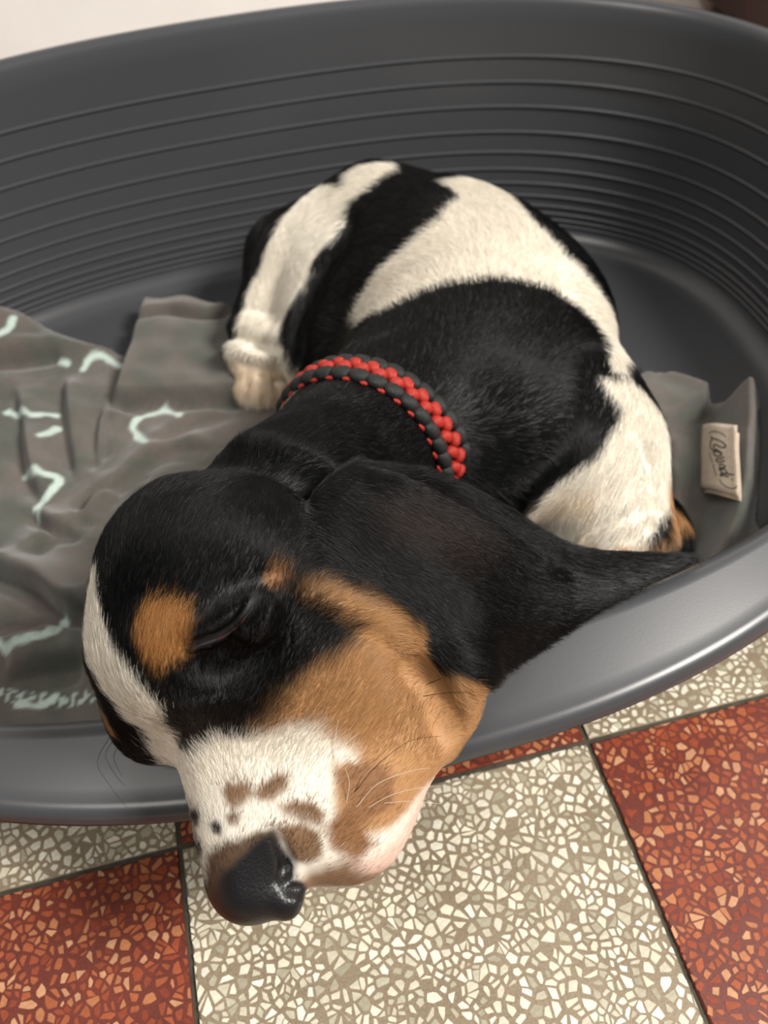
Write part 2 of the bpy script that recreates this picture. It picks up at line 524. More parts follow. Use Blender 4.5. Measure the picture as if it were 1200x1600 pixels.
# head frame: l = the dog's left, f = forward, u = up
HS = at(340, 900, 0.147)
NOSE = at(390, 1388, 0.086)
hf = NOSE - HS; hf /= np.linalg.norm(hf)
hu = CAM_R @ np.array([-0.88, -0.1, -0.45]); hu -= hf * (hu @ hf); hu /= np.linalg.norm(hu)
hl = np.cross(hu, hf)
HAX = np.stack([hl, hf, hu])
def hd(a, b, c): return HS + (hl * a + hf * b + hu * c) / 100
def hell(c, r, k=0.012, op='+', axes=None):
    ell(hd(*c), np.array(r) / 100, HAX if axes is None else axes, k, op)
def hcone(a, b, ra, rb, k=0.012, op='+'): cone(hd(*a), hd(*b), ra / 100, rb / 100, k, op)

# --- trunk
ell((0.128, 0.330, 0.066), (0.066, 0.075, 0.060), k=0.02)
ell((0.140, 0.405, 0.066), (0.086, 0.095, 0.061), k=0.03)
ell((0.128, 0.476, 0.056), (0.086, 0.078, 0.056), k=0.03)
ell((0.070, 0.435, 0.048), (0.045, 0.080, 0.040), k=0.02)
# --- hind leg at the left
cone(at(582, 336, 0.077), at(458, 405, 0.055), 0.032, 0.030, k=0.025)
cone(at(458, 405, 0.055), at(424, 500, 0.040), 0.030, 0.024, k=0.010)
cone(at(424, 500, 0.040), at(410, 560, 0.034), 0.022, 0.018, k=0.008)
cone(at(410, 560, 0.034), at(402, 600, 0.026), 0.0175, 0.014, k=0.006)
for (x, y, r_) in ((378, 592, .009), (392, 606, .0095), (412, 610, .0095), (430, 604, .009)):
    ell(at(x, y, 0.022), (r_, r_ * 1.3, r_), k=0.008)
for (x0, y0, x1, y1) in ((366, 548, 436, 562), (374, 508, 440, 526)):      # skin rolls above the paw
    stroke([(x0, y0), ((x0 + x1) / 2, (y0 + y1) / 2 + 4), (x1, y1)], 0.005, 0.010, '+', 0.0046)
    stroke([(x0, y0 + 14), ((x0 + x1) / 2, (y0 + y1) / 2 + 20), (x1, y1 + 14)], 0.0014, 0.007, '-', 0.0)
for q in ([(390, 584), (386, 622)], [(409, 588), (410, 630)], [(428, 584), (433, 622)]): stroke(q, 0.0014, 0.003, '-', 0.0)   # between the toes
stroke([(545, 345), (520, 400), (490, 450), (470, 500), (462, 560)], 0.004, 0.010, '-', 0.0)     # fold between leg and flank
# --- neck
cone(at(440, 800, 0.132), at(570, 690, 0.096), 0.034, 0.034, k=0.02)
cone(at(570, 690, 0.096), (0.112, 0.355, 0.078), 0.034, 0.054, k=0.025)
# --- left foreleg and shoulder
ell((0.166, 0.305, 0.062), (0.045, 0.055, 0.046), k=0.02)
cone((0.174, 0.285, 0.058), (0.168, 0.238, 0.050), 0.034, 0.028, k=0.015)
ell((0.201, 0.250, 0.036), (0.011, 0.022, 0.014), k=0.006)
for q in ([(900, 862), (960, 820), (1020, 790)], [(940, 868), (990, 840), (1035, 815)], [(1010, 690), (1020, 740), (1028, 790)]):
    stroke(q, 0.0018, 0.006, '-', 0.0)                                                            # loose skin of the leg
# --- skull
hell((0, 0.2, -0.1), (4.6, 4.2, 4.45), k=0.015)
hell((0, 2.5, 1.1), (3.8, 2.9, 3.55), k=0.015)
# --- cheeks, muzzle, flews, jaw
for s in (1, -1):
    hell((2.7 * s, 3.0, -2.6), (2.0, 3.4, 3.2), k=0.015)
hcone((0, 5.0, -0.7), (0, 8.9, -0.5), 2.9, 2.2, k=0.012)
hell((1.3, 7.1, -3.5), (2.2, 3.7, 3.4), k=0.012)
hell((-1.4, 7.3, -2.8), (1.9, 3.4, 3.0), k=0.012)
hcone((0, 2.0, -4.6), (0.6, 9.7, -4.0), 2.6, 1.5, k=0.015)
ell(at(642, 1085, 0.105), (0.027, 0.027, 0.019), k=0.015)
ell(at(694, 1162, 0.095), (0.005, 0.006, 0.005), k=0.006)
# --- face: brow, eye socket, lids
hell((2.35, 3.0, 2.55), (1.5, 1.4, 1.2), k=0.012)
hell((-2.35, 3.0, 2.55), (1.5, 1.4, 1.2), k=0.012)
ell(surf(352, 985, 0.009), (0.0125, 0.0125, 0.0125), k=0.006)                                     # eyeball under the lids
stroke([(318, 1050), (350, 1045), (390, 1030)], 0.004, 0.012, '-', -0.0015)                       # hollow below the eye
stroke([(308, 992), (338, 968), (370, 946), (402, 926)], 0.0042, 0.005, '+', 0.0028)               # upper lid
stroke([(326, 1024), (362, 1008), (394, 978), (412, 950)], 0.0042, 0.005, '+', 0.0030)            # lower lid
stroke([(296, 1016), (318, 1006), (345, 997), (370, 980), (388, 958), (402, 938), (432, 926)], [0.0012, 0.0018, 0.0022, 0.0022, 0.0018, 0.0010], 0.0015, '-', 0.0002, 4)
stroke([(304, 972), (334, 944), (372, 920), (430, 906)], 0.0018, 0.004, '-', 0.0)                 # crease above the lid
# --- folds: nape, jaw, cheek
stroke([(285, 715), (370, 716), (450, 742), (510, 775), (560, 830)], [0.002, 0.004, 0.004, 0.003], 0.014, '-', -0.001)
# --- nose
NC = (0.05, 10.55, -0.12)
NR = (1.85, 1.6, 1.58)
boxy(hd(*NC), np.array(NR) / 100, HAX, 2.4, 0.005)
hell((1.55, 11.2, -0.75), (0.6, 0.75, 0.6), k=0.004)                                              # left nostril wing
hell((-1.55, 11.2, -0.75), (0.6, 0.75, 0.6), k=0.004)
hell((0.8, 9.7, -3.1), (1.6, 1.7, 1.9), k=0.010)                                                  # front of the lips
hell((-2.5, 4.7, 2.0), (1.8, 1.9, 1.8), k=0.012)                                                  # right brow

# --- left ear: a soft flap draped over the cheek and the bed's lip
EAR = [[(555, 735, .158), (530, 752, .165), (505, 775, .170), (485, 800, .172), (470, 820, .170)],
       [(675, 748, .138), (640, 790, .150), (605, 830, .156), (575, 868, .159), (545, 893, .157)],
       [(785, 800, .118), (750, 845, .132), (715, 890, .138), (675, 930, .145), (640, 953, .144)],
       [(900, 862, .105), (850, 900, .112), (800, 948, .118), (748, 988, .130), (705, 1014, .134)],
       [(1076, 874, .098), (984, 920, .099), (904, 964, .099), (836, 1012, .100), (768, 1054, .119)]]
EP = np.array([[at(*q) for q in row] for row in EAR])
EP = catmull(EP, 90); EP = catmull(EP.transpose(1, 0, 2), 60).transpose(1, 0, 2)
for i in range(0, 90):
    for j in range(0, 60):
        p = EP[i, j]; th = 0.0034 - 0.0010 * i / 89
        bl = block(p - 0.007, p + 0.007)
        if bl is None: continue
        sl, X, Y, Z = bl
        d = np.sqrt((X - p[0]) ** 2 + (Y - p[1]) ** 2 + (Z - p[2]) ** 2) - th
        FLD[sl] = np.minimum(FLD[sl], d)

# rolled front edge of the ear, the loose ridge under it, nostril and mouth corner
chain([EP[i, 59] for i in range(4, 86, 3)], list(np.linspace(0.0052, 0.0035, 28)), 0.004)
chain([EP[i, 14] for i in range(8, 70, 4)], list(np.linspace(0.0045, 0.003, 16)), 0.008)
stroke([(470, 916), (530, 938), (590, 962), (640, 1000)], [0.003, 0.0045, 0.005, 0.005], 0.008, '+', 0.001)
ell(at(672, 1040, 0.119), (0.020, 0.018, 0.014), k=0.012)
stroke([(640, 1050), (668, 1075), (690, 1110), (697, 1150)], 0.003, 0.008, '-', 0.0)
stroke([(429, 1303), (441, 1325), (449, 1352), (440, 1372)], [0.0008, 0.0018, 0.0022, 0.0016], 0.002, '-', 0.0005)
stroke([(448, 1392), (466, 1390)], 0.0012, 0.002, '-', 0.0002)

# --- the body yields where it rests: on the bed's lip, against its walls, on the blanket
XX, YY = np.meshgrid(AX[0], AX[1], indexing='ij')
OFF2 = bed_offset(XX.astype(float), YY.astype(float)).astype(np.float32)
ii = np.where((OFF2 > -0.03).any(0))[0]
Z3 = AX[2][None, None, :]
lipz = (0.0925 - 0.010 * np.clip((OFF2 - 0.0157) / 0.042, 0, 1) ** 1.3)[:, :, None]
frontm = (YY < 0.27)[:, :, None]
o3 = OFF2[:, :, None]
solid = np.minimum(np.minimum(lipz - Z3, 0.0600 - o3), o3 - 0.0125 + 0.0 * Z3)
wall = o3 - woff(Z3) + 0.0012 + 0.0 * Z3
solid = np.where(frontm, solid, wall)
solid = np.maximum(solid, np.where(o3 < 0.01, 0.0165 - Z3, -1))
FLD[:] = np.maximum(FLD, np.where(solid > -0.02, solid, -1).astype(np.float32))
del solid, wall

# --- surface nets
def surface_nets(D, o, h):
    s = D < 0
    nx, ny, nz = D.shape
    cnt = np.zeros((nx - 1, ny - 1, nz - 1), np.int8)
    for a in (0, 1):
        for b in (0, 1):
            for c in (0, 1): cnt += s[a:nx - 1 + a, b:ny - 1 + b, c:nz - 1 + c]
    act = (cnt > 0) & (cnt < 8)
    ids = np.full(act.shape, -1, np.int64); I = np.argwhere(act); ids[act] = np.arange(len(I))
    acc = np.zeros((len(I), 3)); num = np.zeros(len(I))
    corners = [(a, b, c) for a in (0, 1) for b in (0, 1) for c in (0, 1)]
    for p in corners:
        for ax in range(3):
            if p[ax]: continue
            q = list(p); q[ax] = 1
            d0 = D[I[:, 0] + p[0], I[:, 1] + p[1], I[:, 2] + p[2]]; d1 = D[I[:, 0] + q[0], I[:, 1] + q[1], I[:, 2] + q[2]]
            x = (d0 < 0) != (d1 < 0)
            t = np.where(x, d0 / np.where(x, d0 - d1, 1), 0)
            pos = np.array(p, float)[None, :].repeat(len(I), 0); pos[:, ax] = t
            acc += pos * x[:, None]; num += x
    V = o + h * (I + acc / num[:, None])
    F_ = []
    for ax in range(3):
        b, c = (ax + 1) % 3, (ax + 2) % 3
        n = list(D.shape)
        lo = [slice(None)] * 3; hi = [slice(None)] * 3
        lo[ax] = slice(0, n[ax] - 1); hi[ax] = slice(1, n[ax])
        cross = s[tuple(lo)] != s[tuple(hi)]
        E_ = np.argwhere(cross)
        ok = (E_[:, b] > 0) & (E_[:, c] > 0) & (E_[:, b] < n[b] - 1) & (E_[:, c] < n[c] - 1)
        E_ = E_[ok]
        def cid(db, dc):
            q = E_.copy(); q[:, b] -= db; q[:, c] -= dc; return ids[q[:, 0], q[:, 1], q[:, 2]]
        quad = np.stack([cid(1, 1), cid(0, 1), cid(0, 0), cid(1, 0)], 1)
        flip = ~s[E_[:, 0], E_[:, 1], E_[:, 2]]
        quad[flip] = quad[flip][:, ::-1]
        F_.append(quad)
    return V, np.concatenate(F_)

def smooth_mesh(V, Fc, it, w=0.5):
    e = np.concatenate([Fc[:, [k, (k + 1) % 4]] for k in range(4)])
    deg = np.bincount(e.ravel(), minlength=len(V)).astype(float)
    for _ in range(it):
        A = np.zeros_like(V)
        for c in range(3):
            A[:, c] = np.bincount(e[:, 0], V[e[:, 1], c], len(V)) + np.bincount(e[:, 1], V[e[:, 0], c], len(V))
        V = V + w * (A / deg[:, None] - V)
    return V
DV, DF = surface_nets(FLD, GO, VOX)
DV = smooth_mesh(DV, DF, 3)
print('dog', len(DV), len(DF))

# ------------------------------------------------------------------ coat pattern
DBVH = BVHTree.FromPolygons([tuple(v) for v in DV], [tuple(f) for f in DF.tolist()])
def hit(x, y):
    """the point of the coat seen at (x, y); where the ray passes the body, the nearest point of the coat"""
    r = ray(x, y); r = r / np.linalg.norm(r)
    h = DBVH.ray_cast(Vector(CAM_C), Vector(r))
    if h[0] is not None: return np.array(h[0]), np.array(h[1])
    best = None
    for d in np.linspace(0.2, 0.75, 56):
        q = DBVH.find_nearest(Vector(CAM_C + r * d))
        if best is None or q[3] < best[0]: best = (q[3], np.array(q[0]), np.array(q[1]))
    return best[1], best[2]

def poly_sd(P, Q):
    """signed distance of points P (n,2) to polygon Q (negative inside)"""
    d = np.full(len(P), 1e9); ins = np.zeros(len(P), bool)
    for i in range(len(Q)):
        a, b = Q[i], Q[(i + 1) % len(Q)]; ab = b - a
        t = np.clip(((P - a) @ ab) / (ab @ ab + 1e-15), 0, 1)
        d = np.minimum(d, np.sum((P - a - t[:, None] * ab) ** 2, 1))
        c = (a[1] > P[:, 1]) != (b[1] > P[:, 1])
        with np.errstate(divide='ignore', invalid='ignore'):
            xx = (b[0] - a[0]) * (P[:, 1] - a[1]) / (b[1] - a[1]) + a[0]
        ins ^= c & (P[:, 0] < xx)
    d = np.sqrt(d); return np.where(ins, -d, d)

class Patch:
    """a marking of the coat: an outline on the body, read along the marking's own normal"""
    def __init__(s, pts, col, soft=0.001, reach=0.05, wrap=-0.1, where=None):
        s.where = where
        H = [hit(*p) for p in pts]
        pos = np.array([h[0] for h in H])
        D = np.mean([h[1] for h in H], 0)
        c = np.mean(np.array(pts, float), 0)
        D = D + 0.6 * hit(*c)[1] * len(pts) / len(pts); s.D = D / np.linalg.norm(D)
        s.o = pos.mean(0)
        e1 = np.cross(s.D, (0.3, 0.5, 0.81)); s.e1 = e1 / np.linalg.norm(e1); s.e2 = np.cross(s.D, s.e1)
        s.Q = np.stack([(pos - s.o) @ s.e1, (pos - s.o) @ s.e2], 1)
        s.h = (pos - s.o) @ s.D
        s.col = np.array(col); s.soft = soft; s.reach = reach; s.wrap = wrap
    def mask(s, P, N, jit):
        q = P - s.o
        p2 = np.stack([q @ s.e1, q @ s.e2], 1); hh = q @ s.D
        m_ = np.zeros(len(P))
        lo, hi = s.Q.min(0) - 0.01, s.Q.max(0) + 0.01
        c = (p2 > lo).all(1) & (p2 < hi).all(1) & (N @ s.D > s.wrap) & (hh > s.h.min() - s.reach) & (hh < s.h.max() + s.reach)
        if s.where is not None: c &= s.where(P)
        if c.any():
            sd = poly_sd(p2[c], s.Q) + jit[c]
            m_[c] = 1 - sstep(-s.soft, s.soft, sd)
        return m_

EKD = EP.reshape(-1, 3)
from mathutils.kdtree import KDTree
ear_kd = KDTree(len(EKD))
for i_, p_ in enumerate(EKD): ear_kd.insert(p_, i_)
ear_kd.balance()
EARDIST = None
def ear_dist(P):
    d = np.full(len(P), 1.0); lo, hi = EKD.min(0) - 0.011, EKD.max(0) + 0.011
    for i in np.where(((P > lo) & (P < hi)).all(1))[0]: d[i] = ear_kd.find(P[i])[2]
    return d
def trunk_only(P): return (P[:, 1] > 0.235)
def hind(P): return (P[:, 1] > 0.30)
def face(P): return ((P - HS) @ hf > -0.02)
C_BLACK = lin(8, 8, 9); C_WHITE = lin(238, 231, 217); C_TAN = lin(176, 132, 88); C_DTAN = lin(136, 96, 62)
C_PINK = lin(226, 196, 180); C_BROWN = lin(128, 98, 72); C_NOSE = lin(20, 20, 22); C_SOOT = lin(48, 42, 40)
C_CREAM = lin(232, 212, 186)
PATCHES = [
 # trunk and legs
 Patch([(697,285),(740,272),(785,298),(830,345),(880,398),(930,450),(960,500),(977,560),(980,610),(962,608),(950,560),(935,520),(900,480),(850,452),(780,441),(720,443),(650,465),(600,490),(560,508),(548,495),(575,450),(620,402),(680,352),(716,312)], C_WHITE, 0.0012, 0.06, -0.1, hind),
 Patch([(548,268),(585,256),(625,258),(626,270),(590,292),(560,312),(542,342),(518,378),(490,404),(480,440),(452,480),(442,530),(462,580),(445,640),(385,650),(352,620),(356,560),(374,500),(392,440),(410,400),(440,345),(475,295),(510,280),(538,292)], C_WHITE, 0.0012, 0.06, -0.4, hind),
 Patch([(355,560),(440,565),(462,590),(445,645),(385,655),(350,620)], C_CREAM, 0.006, 0.05, -0.4, hind),
 Patch([(938,588),(985,588),(1045,620),(1085,690),(1085,760),(1080,905),(950,900),(880,876),(828,815),(860,770),(900,730),(940,692),(976,637),(950,605)], C_WHITE, 0.0012, 0.06, -0.3),
 Patch([(830,815),(880,775),(930,770),(910,850),(880,870)], C_CREAM, 0.008, 0.05, -0.3),
 Patch([(1042,738),(1090,735),(1120,800),(1095,900),(1050,900),(1040,860)], C_TAN, 0.003, 0.04, -0.9),
 # head: cheek
 Patch([(395,1140),(440,1095),(480,1060),(520,1035),(556,1005),(562,975),(520,945),(485,928),(520,918),(560,930),(620,955),(680,990),(720,1020),(790,1030),(800,1085),(760,1140),(725,1160),(720,1200),(690,1260),(640,1330),(560,1400),(470,1440),(440,1420),(420,1250)], C_TAN, 0.0045, 0.06, -0.3),
 # blaze and white muzzle
 Patch([(128,905),(148,905),(153,960),(172,1025),(212,1070),(252,1105),(278,1150),(290,1185),(262,1200),(235,1160),(195,1110),(150,1060),(125,1010),(110,950)], C_WHITE, 0.0009, 0.03, -0.4),
 Patch([(255,1170),(285,1178),(330,1160),(395,1152),(440,1130),(490,1132),(520,1160),(560,1178),(560,1195),(525,1195),(522,1240),(530,1290),(560,1300),(610,1290),(650,1250),(700,1230),(690,1290),(640,1360),(560,1420),(480,1450),(320,1460),(260,1400),(230,1300)], C_WHITE, 0.0030, 0.07, -0.5),
 Patch([(660,1240),(700,1235),(660,1330),(590,1390),(530,1400),(540,1350),(600,1330)], C_PINK, 0.006, 0.05, -0.4),
 # brows
 Patch([(212,965),(235,942),(262,940),(288,955),(298,985),(293,1020),(275,1045),(250,1055),(225,1035),(210,1000)], lin(164, 114, 64), 0.0022, 0.03),
 Patch([(416,895),(430,890),(444,900),(442,918),(425,922),(414,912)], C_DTAN, 0.002, 0.02),
 Patch([(140,1085),(165,1110),(190,1160),(165,1175),(140,1140)], C_TAN, 0.0014, 0.03, -0.5),
 # tan and dark freckles of the muzzle
 Patch([(345,1235),(360,1222),(385,1225),(395,1240),(385,1255),(362,1262),(350,1250)], C_BROWN, 0.0020, 0.02),
 Patch([(398,1240),(415,1225),(435,1212),(448,1215),(445,1235),(425,1250),(405,1252)], C_BROWN, 0.0020, 0.02),
 Patch([(435,1258),(460,1250),(490,1258),(508,1272),(500,1288),(470,1282),(445,1275)], C_BROWN, 0.0020, 0.02),
 Patch([(428,1290),(470,1285),(498,1300),(500,1335),(480,1350),(455,1340),(440,1315)], C_BROWN, 0.0020, 0.02),
 Patch([(520,1205),(545,1192),(590,1195),(615,1220),(610,1260),(570,1290),(590,1320),(560,1340),(520,1325),(512,1290),(535,1260)], C_DTAN, 0.0020, 0.02),
 Patch([(470,1370),(540,1350),(600,1365),(560,1405),(500,1425),(465,1420)], C_BROWN, 0.004, 0.03, -0.5),
 Patch([(296,1268),(304,1262),(312,1275),(312,1292),(302,1296),(296,1284)], C_SOOT, 0.0014, 0.02),
 Patch([(329,1290),(338,1286),(346,1292),(342,1302),(332,1302)], C_SOOT, 0.0014, 0.02),
 Patch([(355,1275),(366,1270),(375,1276),(370,1287),(358,1287)], C_BROWN * 0.8, 0.0016, 0.02),
 Patch([(303,1322),(310,1315),(319,1325),(317,1345),(307,1348)], C_SOOT, 0.0014, 0.02),
 Patch([(280,1308),(290,1300),(296,1325),(288,1340)], C_SOOT * 2, 0.0012, 0.02),
 # skin above the nose
 Patch([(322,1335),(350,1322),(395,1305),(425,1292),(440,1310),(430,1340),(330,1420),(312,1395)], C_BROWN * 0.45, 0.0022, 0.03),
]
NOSE_PATCH = Patch([(322,1400),(345,1362),(380,1335),(405,1312),(427,1298),(449,1328),(462,1362),(470,1393),(452,1412),(400,1436),(350,1448),(325,1432)], C_NOSE, 0.0020, 0.03, -0.3)
RUST = Patch([(590,790),(650,775),(720,800),(760,850),(720,880),(660,850),(600,825)], lin(38, 26, 22), 0.012, 0.03)
def vnoise(P, s, seed=0):
    """smooth pseudo-noise from a few sines"""
    g = np.random.default_rng(seed); out = 0
    for _ in range(6):
        w_ = g.normal(size=3) * s; out = out + np.sin(P @ w_ + g.uniform(0, 6.28))
    return out / 3.0
def coat(P, N, jitter=0.0):
    c = np.repeat(C_BLACK[None, :], len(P), 0)
    g = np.random.default_rng(3)
    jit = 0.0010 * vnoise(P, 260, 1) + 0.0006 * vnoise(P, 700, 2) + jitter * g.normal(size=len(P))
    for p in PATCHES:
        m_ = p.mask(P, N, jit)[:, None]; c = c * (1 - m_) + p.col * m_
    ed = ear_dist(P); e_ = (1 - sstep(0.0075, 0.0085, ed))[:, None]
    c = c * (1 - e_) + C_BLACK * e_
    em = RUST.mask(P, N, jit)[:, None] * (ed < 0.009)[:, None]; c = c * (1 - em) + RUST.col * em
    q = (P - hd(*NC)) @ HAX.T / (np.array(NR) / 100)
    kk = (np.abs(q) ** 2.6).sum(1) ** (1 / 2.6) + 0.03 * vnoise(P, 300, 5)
    lc = (P - HS) @ HAX.T * 100
    nm = np.maximum((1 - sstep(1.06, 1.13, kk)) * sstep(-0.25, 0.35, lc[:, 1] - 9.6 - 1.0 * lc[:, 2] + 0.15 * vnoise(P, 400, 6)), NOSE_PATCH.mask(P, N, 0.3 * jit))
    for s_ in (1, -1):
        q = (P - hd(1.55 * s_, 11.2, -0.75)) @ HAX.T / 0.0070
        nm = np.maximum(nm, 1 - sstep(1.02, 1.2, np.sqrt((q ** 2).sum(1))))
    c = c * (1 - nm[:, None]) + C_NOSE * nm[:, None]
    return c, nm
me = mesh_from('body', DV, DF)
nb = np.empty(len(DV) * 3, np.float32); me.vertices.foreach_get('normal', nb); DN = nb.reshape(-1, 3).astype(float)
DC, DNOSE = coat(DV, DN)
set_color(me, DC, 'coat'); set_float(me, DNOSE, 'nose')

M_COAT = Mat('dog_coat', 0.6)
_a = M_COAT.attr('coat'); M_COAT.l(_a.outputs['Color'], M_COAT.b.inputs['Base Color'])
_n = M_COAT.attr('nose'); _r = M_COAT.ramp(_n.outputs['Fac'], [(0.0, (0.65,) * 3), (1.0, (0.40,) * 3)])
M_COAT.l(_r.outputs[0], M_COAT.b.inputs['Roughness'])
_tc = M_COAT.n('ShaderNodeTexCoord'); _v = M_COAT.n('ShaderNodeTexVoronoi'); _v.inputs['Scale'].default_value = 900
M_COAT.l(_tc.outputs['Object'], _v.inputs['Vector'])
_mm = M_COAT.n('ShaderNodeMath', operation='MULTIPLY'); M_COAT.l(_v.outputs['Distance'], _mm.inputs[0]); M_COAT.l(_n.outputs['Fac'], _mm.inputs[1])
M_COAT.bump(_mm.outputs[0], 0.22, 0.0005)
DOGLOC = (0.10, 0.34, 0.0165)
dog = empty('puppy', DOGLOC)
tag(dog, 'sleeping black, white and tan long-eared puppy curled in the grey bed', 'dog')
body = obj('body', me, M_COAT.m, dog)

# ------------------------------------------------------------------ fur
FLOW = []
def fl(p, d): FLOW.append((np.array(p, float), np.array(d, float) / np.linalg.norm(d)))
for i in range(5, 88, 9):
    for j in range(4, 60, 14): fl(EP[i, j], EP[min(i + 6, 89), j] - EP[i - 3, j])
for P_, D_ in [((0, 9, 1.6), (0, -1, .1)), ((0, 6, 2.2), (0, -1, .4)), ((0, 3.5, 4.2), (0, -1, .3)), ((0, 0, 4.7), (.2, -1, -.1)), ((0, -3, 3.5), (.1, -.8, -.6)),
               ((3, 0, 3), (.4, -1, -.3)), ((4.4, 0, 0), (.1, -.9, -.5)), ((4, -2, -1), (.1, -.9, -.5)), ((2.8, 2.6, 2.4), (.4, -1, .2)), ((3.6, 1.8, 1.5), (.3, -1, .0)),
               ((3.3, 4.2, -1), (.2, -.8, -.6)), ((3.5, 2, -3.5), (.1, -.8, -.7)), ((2.6, 6, -1.5), (.3, -.9, -.5)), ((2.2, 8.5, -.5), (.3, -.9, -.3)), ((3, 8, -4), (.1, -.6, -.9)),
               ((3, 6, -5), (0, -.8, -.6)), ((2, 10, -3), (.2, -.6, -.8)), ((-3, 3, 2), (-.4, -1, 0)), ((-2, 8, 0), (-.3, -.9, -.4))]:
    fl(hd(*P_), hl * D_[0] + hf * D_[1] + hu * D_[2])
def flw(x0, y0, z0, x1, y1, z1): fl(at(x0, y0, z0), at(x1, y1, z1) - at(x0, y0, z0))
flw(470, 740, .15, 560, 650, .14); flw(400, 700, .13, 470, 620, .13); flw(560, 650, .14, 660, 560, .13); flw(640, 700, .13, 740, 620, .12)
flw(680, 560, .125, 720, 450, .125); flw(780, 600, .12, 830, 560, .11); flw(760, 700, .1, 830, 680, .08); flw(720, 450, .125, 700, 340, .12)
flw(820, 450, .12, 850, 380, .11); flw(900, 500, .1, 930, 520, .08); flw(950, 540, .07, 962, 600, .05); flw(760, 350, .12, 700, 290, .11); flw(850, 380, .1, 860, 350, .08)
flw(640, 400, .12, 560, 420, .10); flw(600, 470, .11, 540, 480, .08); flw(560, 300, .10, 500, 330, .09); flw(640, 290, .11, 560, 290, .1)
flw(480, 340, .08, 440, 430, .06); flw(430, 450, .06, 415, 530, .05); flw(410, 560, .05, 400, 610, .03); flw(500, 420, .07, 480, 500, .05)
flw(960, 640, .09, 930, 760, .09); flw(900, 800, .08, 870, 850, .08); flw(1020, 720, .06, 1010, 800, .05); flw(980, 780, .07, 960, 860, .06)
FP = np.array([f_[0] for f_ in FLOW]); FD = np.array([f_[1] for f_ in FLOW])
FLAT = 1.0

